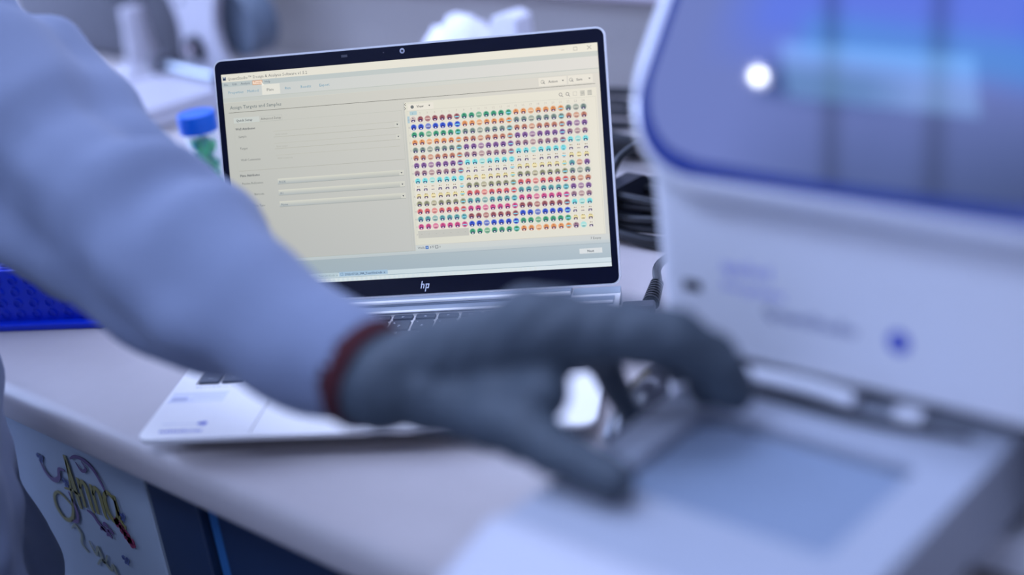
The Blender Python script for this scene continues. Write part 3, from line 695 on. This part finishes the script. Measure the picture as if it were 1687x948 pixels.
# drawer
dr = obj('drawer', B(), m_white, inst)
X0d, X1d = -0.100, 0.0785; ZT = 0.090; YB, YF = 0.22, -0.178
b = B()
rx0, rx1, ry0, ry1 = -0.074, 0.050, -0.127, -0.040
plate_with_holes(b, [(X0d, YF), (X1d, YF), (X1d, YB), (X0d, YB)][:4], [rrect(rx0, rx1, ry0, ry1, .006, 4)], ZT - .012, ZT)
box(b, X0d, X0d + .006, YF, YB, ZT - .045, ZT - .012); box(b, X1d - .006, X1d, YF, YB, ZT - .045, ZT - .012)
box(b, X0d + .006, X1d - .006, YF, YB, ZT - .047, ZT - .040)
me = bpy.data.meshes.new('drawer'); bmesh.ops.recalc_face_normals(b, faces=b.faces); b.to_mesh(me); b.free(); me.materials.append(m_tray); dr.data = me
b = B(); prism(b, rrect(rx0 + .001, rx1 - .001, ry0 + .001, ry1 - .001, .005, 4), ZT - .012, ZT - .0065); obj('plate_pad', b, m_traypad, dr)
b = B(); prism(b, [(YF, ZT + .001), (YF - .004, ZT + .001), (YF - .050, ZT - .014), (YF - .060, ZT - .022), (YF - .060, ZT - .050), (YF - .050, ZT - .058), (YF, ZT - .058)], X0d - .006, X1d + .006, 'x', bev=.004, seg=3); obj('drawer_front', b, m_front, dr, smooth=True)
b = B(); tube(b, [(X0d + .012, -.004, ZT + .004), (-.04, -.004, ZT + .0065), (-.004, -.004, ZT + .005)], .0052, 10); obj('plate_clamp', b, m_whiteg, dr, smooth=True)
b = B(); tube(b, [(.020, -.004, ZT + .004), (.034, -.003, ZT + .004)], .0052, 10); obj('plate_clamp', b, m_whiteg, dr, smooth=True)
b = B(); tube(b, [(X0d + .01, -0.014, ZT + .001), (-.02, -.016, ZT + .0035), (.02, -.013, ZT + .0025), (.06, -.004, ZT + .001)], .0026, 8); obj('clamp_wire', b, m_black, dr, smooth=True)

# ------------------------------------------------------------------ mouse behind the hand
ms = thing('computer_mouse', 'glossy black computer mouse with grey side band, seen through the gap between thumb and fingers', 'mouse', (0.291, 0.196, 0), math.radians(12))
b = B(); t_ = bmesh.new(); ellipsoid(t_, (0, 0, 0.004), (.0265, .049, .041))
for v in t_.verts: v.co.z = max(v.co.z, 0.001)
merge(b, t_); obj('body', b, mat('gloss_black_shell', (0.006, 0.008, 0.016), 0.22, coat=0.15, spec=0.4), ms, smooth='all')
b = B(); tube(b, [(-.018, -.034, .012), (-.0225, 0, .018), (-.018, .034, .012)], .0042, 8); tube(b, [(.018, -.034, .012), (.0225, 0, .018), (.018, .034, .012)], .0042, 8); obj('side_band', b, m_hinge, ms, smooth=True)
b = B(); lathe(b, [(0, -.003), (.009, -.003), (.010, 0), (.009, .003), (0, .003)], 20, Matrix.Translation((0, .022, .032)) @ Matrix.Rotation(PI / 2, 4, 'Y')); obj('scroll_wheel', b, m_grey, ms, smooth=True)
b = B(); tube(b, [(0, .044, .010), (0.008, .065, .004), (.03, .10, .003), (.05, .16, .003), (.04, .22, .003)], .0018, 8); obj('lead', b, m_cable, ms)

# ------------------------------------------------------------------ blue tube rack
rk = thing('tube_rack', 'blue plastic microtube rack with round holes, at the left edge on the worktop', 'rack', (-0.337, 0.106, 0), math.radians(31))
def chamf(w, d, c): return [(-w + c, -d), (w - c, -d), (w, -d + c), (w, d - c), (w - c, d), (-w + c, d), (-w, d - c), (-w, -d + c)]
b = B(); prism(b, chamf(.115, .052, .022), 0, .006, bev=.0015, seg=2)
obj('base_tray', b, m_rack, rk)
holes = []
NXr, NYr = 12, 5; px_, py_ = .0150, .0155
for i in range(NXr):
    for j in range(NYr): holes.append([(x_ + (i - (NXr - 1) / 2) * px_, y_ + (j - (NYr - 1) / 2) * py_) for x_, y_ in [(.0055 * math.cos(2 * PI * k / 14), .0055 * math.sin(2 * PI * k / 14)) for k in range(14)]])
b = B(); plate_with_holes(b, chamf(.096, .042, .010), holes, .050, .053); obj('top_plate', b, m_rack, rk)
b = B()
for h in holes:
    cx2 = sum(p[0] for p in h) / 14; cy2 = sum(p[1] for p in h) / 14
    t_ = bmesh.new(); n = 14; vs = []
    for r, z in ((.0072, .0532), (.0072, .0545), (.0056, .0545), (.0056, .0532)): vs.append([t_.verts.new((cx2 + r * math.cos(2 * PI * k / n), cy2 + r * math.sin(2 * PI * k / n), z)) for k in range(n)])
    for a, c in zip(vs, vs[1:] + vs[:1]):
        for k in range(n): t_.faces.new((a[k], a[(k + 1) % n], c[(k + 1) % n], c[k]))
    merge(b, t_)
obj('hole_rim', b, m_rack, rk)
b = B()
for s in (-1, 1):
    box(b, -.088, .088, s * .041 - .001, s * .041 + .001, .006, .050); box(b, s * .094 - .001, s * .094 + .001, -.033, .033, .006, .050)
obj('side_wall', b, m_rack, rk)
studs = []
for s in (-1, 1):
    for i in range(NXr - 1):
        for k in range(4):
            x_ = (i - (NXr - 2) / 2) * px_; z_ = .012 + k * .0105
            M_ = Matrix.Translation((x_, s * .042, z_)) @ Matrix.Rotation(PI / 2, 4, 'X')
            studs.append((M_,))
b = B()
for (M_,) in studs: lathe(b, [(.0020, -.0012), (.0042, -.0012), (.0042, .0012), (.0034, .0014), (.0034, .0002), (.0020, .0002)], 10, M_, cap=False)
for k in range(4):
    for j in range(4): lathe(b, [(.0042, -.001), (.0042, .0012), (.003, .0014)], 10, Matrix.Translation((.095, (j - 1.5) * .016, .012 + k * .0105)) @ Matrix.Rotation(PI / 2, 4, 'Y'))
obj('side_boss', b, m_rack, rk)

# ------------------------------------------------------------------ blue capped tube of green beads
tb = thing('sample_tube', 'clear tube of green contents with blue screw cap, half hidden by the laptop lid', 'tube', (-0.336, 0.318, 0)); tb.scale = (1, 1, 1.085)
b = B(); lathe(b, [(0, .0), (.0150, 0), (.0158, .002), (.0158, .092), (.0145, .092), (.0145, .003), (0, .0025)], 32, cap=False); obj('tube_wall', b, m_clear, tb, smooth=True)
pb = [(0, .0905), (.0186, .0905), (.0190, .092), (.0190, .104), (.0180, .1068), (0, .1075)]
t_ = bmesh.new(); lathe(t_, pb, 48, cap=False); b = B()
for v in t_.verts:
    r = math.hypot(v.co.x, v.co.y)
    if r > .0184 and .0915 < v.co.z < .105:
        a = math.atan2(v.co.y, v.co.x); 
        if int(round(a / (2 * PI) * 48)) % 2: v.co.x *= .972; v.co.y *= .972
merge(b, t_); obj('screw_cap', b, m_cap, tb, smooth=True)
rnd = random.Random(5); b = B(); b3 = B()
for k in range(170):
    a = rnd.uniform(0, 2 * PI); r = .0112 * math.sqrt(rnd.random()); z = rnd.uniform(.006, .082)
    ellipsoid(b if rnd.random() < .7 else b3, (r * math.cos(a), r * math.sin(a), z), (.0033, .0033, .0033), n=8, m=6)
o_ = obj('green_beads', b, m_green, tb, smooth='all'); o_['kind'] = 'stuff'; o_ = obj('teal_beads', b3, m_teal, tb, smooth='all'); o_['kind'] = 'stuff'

# ------------------------------------------------------------------ far left background
wb_ = thing('plastic_bottle', 'white plastic dispenser bottle with a tall tapered cap beside the white bench device', 'bottle', (-0.924, 0.642, 0))
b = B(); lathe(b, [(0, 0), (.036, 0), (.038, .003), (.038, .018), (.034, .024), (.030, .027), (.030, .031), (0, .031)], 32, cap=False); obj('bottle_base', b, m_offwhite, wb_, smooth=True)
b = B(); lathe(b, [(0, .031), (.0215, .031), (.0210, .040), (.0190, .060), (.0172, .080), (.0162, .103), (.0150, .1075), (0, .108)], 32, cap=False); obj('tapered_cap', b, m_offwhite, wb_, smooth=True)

dv = thing('bench_device', 'white bench device with waisted upright plate, black round knob and low platform, behind the laptop', 'lab device', (-0.775, 0.56, 0), math.radians(-7))
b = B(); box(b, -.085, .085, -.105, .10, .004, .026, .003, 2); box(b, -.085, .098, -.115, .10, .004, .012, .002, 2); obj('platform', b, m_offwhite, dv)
b = B()
for x in (-.072, .075):
    for y in (-.09, .08): b = B(); lathe(b, [(.010, 0), (.010, .0045)], 14, Matrix.Translation((x, y, 0))); obj('foot', b, m_black, dv)
Y1 = .085
pts = []
NP = 20
def wst(z): # half widths of the waisted plate over its height
    u = (z - .026) / .144; return .046 + .028 * (2 * abs(u - .42)) ** 2.0 if u < .42 else .046 + .040 * (2 * (u - .42)) ** 1.6
zs = [.026 + .144 * i / NP for i in range(NP + 1)]
pts = [(-.012 + wst(z), z) for z in zs] + [(-.012 - wst(z), z) for z in reversed(zs)]
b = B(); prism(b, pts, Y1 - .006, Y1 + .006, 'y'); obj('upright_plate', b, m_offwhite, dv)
b = B(); lathe(b, [(0, 0), (.0175, 0), (.0175, .008), (.014, .012), (.011, .010), (0, .010)], 28, Matrix.Translation((-.020, Y1 - .006, .060)) @ Matrix.Rotation(PI / 2, 4, 'X'), cap=False); kn = obj('knob', b, m_black, dv, smooth=True)
b = B(); lathe(b, [(0, .0101), (.006, .0101), (.006, .0125), (0, .013)], 20, Matrix.Translation((-.020, Y1 - .006, .060)) @ Matrix.Rotation(PI / 2, 4, 'X'), cap=False); obj('knob_centre', b, mat('pink_grey', (.5, .38, .42), .4), kn)
b = B(); tube(b, [(-.075, Y1 - .03, .036), (.085, Y1 - .03, .036)], .0055, 12, smooth=False); obj('steel_bar', b, m_alud, dv, smooth=True)
obj('bar_holder', box(B(), -.092, -.072, Y1 - .045, Y1 - .012, .026, .050, .002, 1), m_grey, dv); obj('bar_holder', box(B(), .078, .084, Y1 - .045, Y1 - .012, .026, .048, .002, 1), m_grey, dv)
b = B(); lathe(b, [(0, -.02), (.042, -.02), (.044, -.016), (.044, .016), (.042, .02), (0, .02)], 48, Matrix.Translation((.046, Y1 + .04, .090)) @ Matrix.Rotation(PI / 2, 4, 'X'), cap=False); obj('side_drum', b, m_drum, dv, smooth=True)
b = B(); lathe(b, [(0, .012), (.004, .012), (.004, .014), (0, .0145)], 12, Matrix.Translation((.01, Y1 - .018, .130)) @ Matrix.Rotation(PI / 2, 4, 'X'), cap=False); obj('screw', b, m_grey, dv)

cf = thing('bench_centrifuge', 'dark grey rounded bench machine behind the white bottle in the top left', 'lab device', (-1.06, 0.758, 0))
b = B(); prism(b, rrect(-.30, .165, 0.006, .30, .06, 8), -.055, .055, 'y', bev=.008, seg=2); obj('housing', b, m_grey, cf, smooth=True)
b = B(); lathe(b, [(0, 0), (.075, 0), (.075, .006), (.070, .009), (0, .009)], 40, Matrix.Translation((0.03, -.055, .17)) @ Matrix.Rotation(PI / 2, 4, 'X'), cap=False); obj('round_lid', b, m_dark, cf, smooth=True)
b = B()
for x in (-.24, .12): b = B(); lathe(b, [(.012, 0), (.012, .007)], 14, Matrix.Translation((x, 0, 0))); obj('foot', b, m_black, cf)

ts = thing('crumpled_wipe', 'crumpled white wipe bulging above the middle of the laptop lid', 'wipe', (-0.345, 0.70, 0))
b = B(); t_ = bmesh.new(); ellipsoid(t_, (0, 0, .048), (.066, .035, .064), n=36, m=22)
for v in t_.verts:
    d = noise.noise(v.co * 45) * .010 + noise.noise(v.co * 110) * .004; v.co += v.co.normalized() * d; v.co.z = max(v.co.z, 0.0005)
merge(b, t_); obj('folds', b, m_tissue, ts, smooth='all')
cd = tag(obj('white_carton', prism(B(), [(-.025, 0), (.020, 0), (.019, .118), (.006, .124), (-.016, .118), (-.025, .102)], -.014, .014, 'y', bev=.002), m_tissue, loc=(-0.267, 0.70, 0)), 'small upright white carton with a clipped corner, right of the crumpled wipe', 'box')

# ------------------------------------------------------------------ cables
c1 = thing('cable_bundle', 'black cable loops lying behind the laptop, farther coil near the wall', 'cable', (-0.09, 0.665, 0))
b = B(); rnd = random.Random(2)
for k in range(4):
    rx, ry = .075 + k * .012, .045 + k * .009
    P_ = [((rx) * math.cos(a) + rnd.uniform(-.006, .006), ry * math.sin(a) + rnd.uniform(-.006, .006), .006 + k * .009 + .002 * math.sin(3 * a)) for a in [2 * PI * i / 14 for i in range(15)]]
    tube(b, P_, .0052, 8, 5)
obj('loop', b, m_cable, c1, smooth=True)
c2 = thing('cable_bundle', 'black tied power cable coil at the right edge of the laptop, nearer coil', 'cable', (0.085, 0.475, 0))
for k in range(6):
    b = B(); rx, ry = .058 + .004 * (k % 3), .020 + .004 * (k % 2)
    P_ = [(rx * math.cos(a), ry * math.sin(a) + .003 * k - .008, .006 + .006 * k + .003 * math.sin(2 * a + k)) for a in [2 * PI * i / 14 for i in range(15)]]
    tube(b, P_, .0042, 8, 5); obj('loop', b, m_cable, c2, smooth=True)
b = B(); prism(b, rrect(-.032, .030, 0, .046, .010, 5), -.009, .009, 'y', M=Matrix.Translation((-.033, -.002, 0)) @ Matrix.Rotation(PI / 2, 4, 'Z') ); obj('tie_wrap', b, m_black, c2)
b = B(); tube(b, [(-.05, .0, .035), (-.045, .02, .062), (-.01, .04, .078), (.04, .06, .07), (.09, .08, .03), (.15, .10, .006)], .0036, 8); obj('loose_lead', b, m_cable, c2, smooth=True)
pw_ = thing('power_lead', 'black power lead with ribbed strain relief plugged in at the laptop right side', 'cable', (0, 0, 0))
Rz = Matrix.Translation((-0.0034, -0.0083, 0.016)) @ Matrix.Rotation(YAW, 4, 'Z')
b = B(); box(b, .3215, .347, .186, .197, -.0125, -.0035, .002, 2, M=Rz); obj('plug', b, m_grey, pw_)
q0 = Rz @ Vector((.343, .199, -.008)); q1 = Rz @ Vector((.347, .228, -.003)); q2 = Rz @ Vector((.352, .255, .004)); 
b = B(); tube(b, [q0, q1], .0052, 12, smooth=False, taper=lambda u: 1.05 - .4 * u)
for k in range(8):
    p_ = q0.lerp(q1, (k + .4) / 8.4); d_ = (q1 - q0).normalized().to_track_quat('Z', 'Y').to_matrix().to_4x4(); d_.translation = p_
    lathe(b, [(.004, -.0009), (.0068 - .0002 * k, -.0009), (.0068 - .0002 * k, .0009), (.004, .0009)], 14, d_)
obj('strain_relief', b, m_cable, pw_)
b = B(); tube(b, [q1, q2, (0.185, 0.455, .028), (0.19, 0.49, .020), (0.165, 0.53, .006), (0.10, .56, .0045)], .0036, 10); obj('lead', b, m_cable, pw_, smooth=True)

# ------------------------------------------------------------------ person
pr = thing('person', 'person in a white lab coat reaching a grey gloved hand over the laptop', 'person', (-0.25, -0.25, -0.9))
PO = Vector((-0.25, -0.25, -0.9))
J = {k: Vector(v) for k, v in dict(wrist=[0.2517, -0.0021, 0.1285], s1=[0.1407, -0.0019, 0.1475], s2=[0.0357, 0.0055, 0.1745], s3=[-0.0470, 0.0125, 0.1975],
    cmc=[0.3073, 0.0142, 0.1153], tm=[0.3466, 0.0134, 0.1131], ti=[0.3796, 0.0116, 0.1068], tt=[0.4115, 0.0107, 0.1038], palmc=[0.2973, 0.0273, 0.1279],
    kh=[0.3345, 0.048, 0.1505], im=[0.3664, 0.064, 0.1500], ip=[0.4014, 0.0815, 0.1475], id=[0.417, 0.0933, 0.1299], it=[0.4230, 0.0965, 0.1140],
    mm=[0.3516, 0.0747, 0.1427], mp=[0.3845, 0.097, 0.1384], md=[0.3957, 0.1121, 0.1197], mt=[0.3972, 0.1106, 0.1024],
    rm=[0.3359, 0.085, 0.1346], rp=[0.3559, 0.1112, 0.12], rd=[0.3677, 0.1214, 0.1085], rt=[0.3693, 0.1233, 0.1015],
    pm=[0.3203, 0.0865, 0.1249], pp=[0.3312, 0.1028, 0.1086], pd=[0.3348, 0.1087, 0.0873], pt=[0.3414, 0.1115, 0.0687]).items()}
EL = Vector((-0.078, 0.012, 0.217)); SH = Vector((-0.36, -0.02, 0.34))
def local(bm):
    for v in bm.verts: v.co -= PO
    return bm
# glove
def hand(bm, g=0.0):
    W_ = J['wrist']
    chains = [(('cmc', 'tm', 'ti', 'tt'), (.0185, .0160, .0125, .0110)), (('im', 'ip', 'id', 'it'), (.0185, .0155, .0140, .0120)),
              (('mm', 'mp', 'md', 'mt'), (.0180, .0145, .0125, .0105)), (('rm', 'rp', 'rd', 'rt'), (.0150, .0112, .0100, .0090)), (('pm', 'pp', 'pd', 'pt'), (.0140, .0100, .0086, .0078))]
    for ks, rs in chains:
        for a, c, ra, rc in zip(ks, ks[1:], rs, rs[1:]): capsule(bm, J[a], J[c], ra + g, rc + g)
    for k, r in (('kh', .022), ('im', .0185), ('mm', .0155), ('rm', .0150), ('pm', .0140)): capsule(bm, W_ - Vector((0, 0, .003)), J[k], .0205 + g, r + g)
    capsule(bm, W_, J['cmc'], .024 + g, .0185 + g); capsule(bm, J['kh'], J['im'], .024 + g, .018 + g); capsule(bm, J['cmc'], J['tm'].lerp(J['im'], .35), .019 + g, .014 + g); capsule(bm, J['kh'], J['mm'], .024 + g, .018 + g); capsule(bm, J['palmc'], J['rm'], .023 + g, .015 + g); capsule(bm, J['cmc'], J['im'], .017 + g, .012 + g); capsule(bm, J['palmc'], J['im'], .022 + g, .015 + g)
b = B(); hand(b); AX = (J['wrist'] - J['s1']).normalized(); CUFF = J['wrist'] + AX * .004
capsule(b, J['wrist'] - AX * .018, J['wrist'] + AX * .015, .0285, .027)
b = fuse(b, .0022, 5)
bmesh.ops.bisect_plane(b, geom=b.verts[:] + b.edges[:] + b.faces[:], plane_co=CUFF + AX * .004, plane_no=AX, clear_inner=True)
for v in b.verts:
    d = noise.noise(v.co * 60) * .0010 + math.sin(v.co.dot(AX) * 330 + noise.noise(v.co * 30) * 4) * .0005; v.co += v.normal * d
local(b); gl = obj('glove', b, m_glove, pr, smooth='all')
gl['label'] = 'matt dark grey glove'
# red knitted cuff between sleeve and glove
b = B(); q = AX.to_track_quat('Z', 'Y').to_matrix().to_4x4(); q.translation = CUFF
lathe(b, [(.0285, -.020), (.0305, -.010), (.0312, -.002), (.0308, .003), (.0292, .006), (.0270, .006), (.0270, -.020)], 36, q, cap=False); local(b)
obj('jumper_cuff', b, m_cuff, pr, smooth='all')['label'] = 'dark red knitted cuff'
# body under the clothes: one continuous figure
RS = Vector((-0.15, -0.34, 0.36)); CH = (SH + RS) / 2; PV = Vector((-0.24, -0.25, -0.02)); NK = CH + Vector((.03, .03, .06)); HD = NK + Vector((.05, .04, .16))
RE = Vector((-0.12, -0.46, 0.10)); RW = Vector((-0.05, -0.50, -0.12)); RH = RW + Vector((.02, 0, -.08))
F = Vector((.78, .62, 0)).normalized(); LFT = Vector((-F.y, F.x, 0))
b = B(); hand(b, -.0055)
capsule(b, EL, J['wrist'], .027, .0160); capsule(b, SH, EL, .050, .040); capsule(b, RS, RE, .050, .038); capsule(b, RE, RW, .036, .024)
capsule(b, SH + (CH - SH) * .3, RS + (CH - RS) * .3, .085, .085); capsule(b, CH, PV, .115, .110); capsule(b, CH, NK, .06, .052); capsule(b, NK, HD, .052, .06)
ellipsoid(b, HD + Vector((0, 0, .03)), (.092, .078, .115), Matrix.Rotation(math.atan2(F.y, F.x), 3, 'Z'))
ellipsoid(b, HD + F * .092 + Vector((0, 0, .015)), (.016, .013, .022)); ellipsoid(b, HD + F * .07 + Vector((0, 0, -.04)), (.03, .03, .03))
for s in (-1, 1): ellipsoid(b, HD + LFT * s * .08 + Vector((0, 0, .02)), (.012, .010, .028))
for s in (-1, 1):
    hp = PV + LFT * s * .085 + Vector((0, 0, -.05)); kn_ = hp + Vector((.02, .01, -.40)); kn_.z = -.46; ft = kn_ + Vector((-.01, -.01, 0)); ft.z = -.83
    capsule(b, hp, kn_, .085, .058); capsule(b, kn_, ft, .055, .040)
    t_ = bmesh.new(); capsule(t_, ft + Vector((0, 0, -.03)), ft + F * .15 + Vector((0, 0, -.035)), .040, .034)
    for v in t_.verts: v.co.z = max(v.co.z, -.8995)
    merge(b, t_)
capsule(b, RW, RH, .026, .030)
for i in range(4):
    o_ = LFT * (-.024 + i * .016); capsule(b, RH + o_, RH + o_ + Vector((.004, .004, -.075 + .01 * abs(i - 1.5))), .0095, .0075)
capsule(b, RW + F * .01, RH + F * .045 + Vector((0, 0, -.01)), .014, .009)
b = fuse(b, .0055, 4)
local(b); body = obj('body', b, m_skin, pr, smooth='all'); body['label'] = 'body in trousers, mostly outside the frame'
body.data.materials.append(m_cloth)
for p_ in body.data.polygons:
    if p_.center.z + PO.z < -.05 and (Vector(p_.center) + PO - RH).length > .14 and (Vector(p_.center) + PO - RW).length > .08: p_.material_index = 1
b = B(); ellipsoid(b, HD + Vector((0, 0, .055)) - F * .018, (.100, .092, .108), Matrix.Rotation(math.atan2(F.y, F.x), 3, 'Z'))
local(b); bmesh.ops.bisect_plane(b, geom=b.verts[:] + b.edges[:] + b.faces[:], plane_co=HD - PO + Vector((0, 0, .055)) + F * .03, plane_no=(F * 1.0 - Vector((0, 0, .75))), clear_outer=True); obj('hair', b, m_hair, pr, smooth='all')
# lab coat: torso, skirt and both sleeves as one garment
b = B()
capsule(b, J['wrist'] - AX * .005, J['s1'], .0335, .0465); capsule(b, J['s1'], J['s2'], .0465, .060); capsule(b, J['s2'], J['s3'], .062, .070); capsule(b, J['s3'], EL, .070, .072)
capsule(b, EL, EL.lerp(SH, .5), .072, .078); capsule(b, EL.lerp(SH, .5), SH, .078, .086)
capsule(b, SH + (CH - SH) * .25, RS + (CH - RS) * .25, .115, .115); capsule(b, CH, PV + Vector((0, 0, .08)), .150, .150); 
capsule(b, Vector((-.195, -.208, .045)), Vector((-.205, -.215, -.45)), .185, .200)
capsule(b, RS, RE, .078, .062); capsule(b, RE, RW, .062, .048)
b = fuse(b, .0065, 5)
bmesh.ops.bisect_plane(b, geom=b.verts[:] + b.edges[:] + b.faces[:], plane_co=CUFF - AX * .004, plane_no=AX, clear_outer=True) if False else None
# trim the sleeve only: cut verts beyond the cuff plane near the wrist
dl = [v for v in b.verts if (v.co - CUFF).length < .12 and (v.co - (CUFF - AX * .002)).dot(AX) > 0]
bmesh.ops.delete(b, geom=dl, context='VERTS')
dl = [v for v in b.verts if v.co.z < -.48]; bmesh.ops.delete(b, geom=dl, context='VERTS')
dl = [v for v in b.verts if (v.co - RW).length < .07 and v.co.z < RW.z - .005]; bmesh.ops.delete(b, geom=dl, context='VERTS')
b.normal_update()
ARM = [J['wrist'], J['s1'], J['s2'], J['s3'], EL, SH]
for v in b.verts:
    p_ = v.co; s_ = max(.2, min(1.0, ((p_ - J['wrist']).length - .02) / .22))
    d = noise.noise(p_ * 9) * .014 + noise.noise(Vector((p_.x * 26, p_.y * 9, p_.z * 22))) * .012
    d += math.sin(p_.x * 62 + p_.z * 75 + noise.noise(p_ * 8) * 5) * .0060 * (1 if p_.x > -.2 and p_.z > .05 else .5)
    v.co += v.normal * d * s_
for v in b.verts:   # the sleeve hem and skirt stay clear of the bench edge
    if v.co.z < .02 and v.co.y > -.012: v.co.y = -.012
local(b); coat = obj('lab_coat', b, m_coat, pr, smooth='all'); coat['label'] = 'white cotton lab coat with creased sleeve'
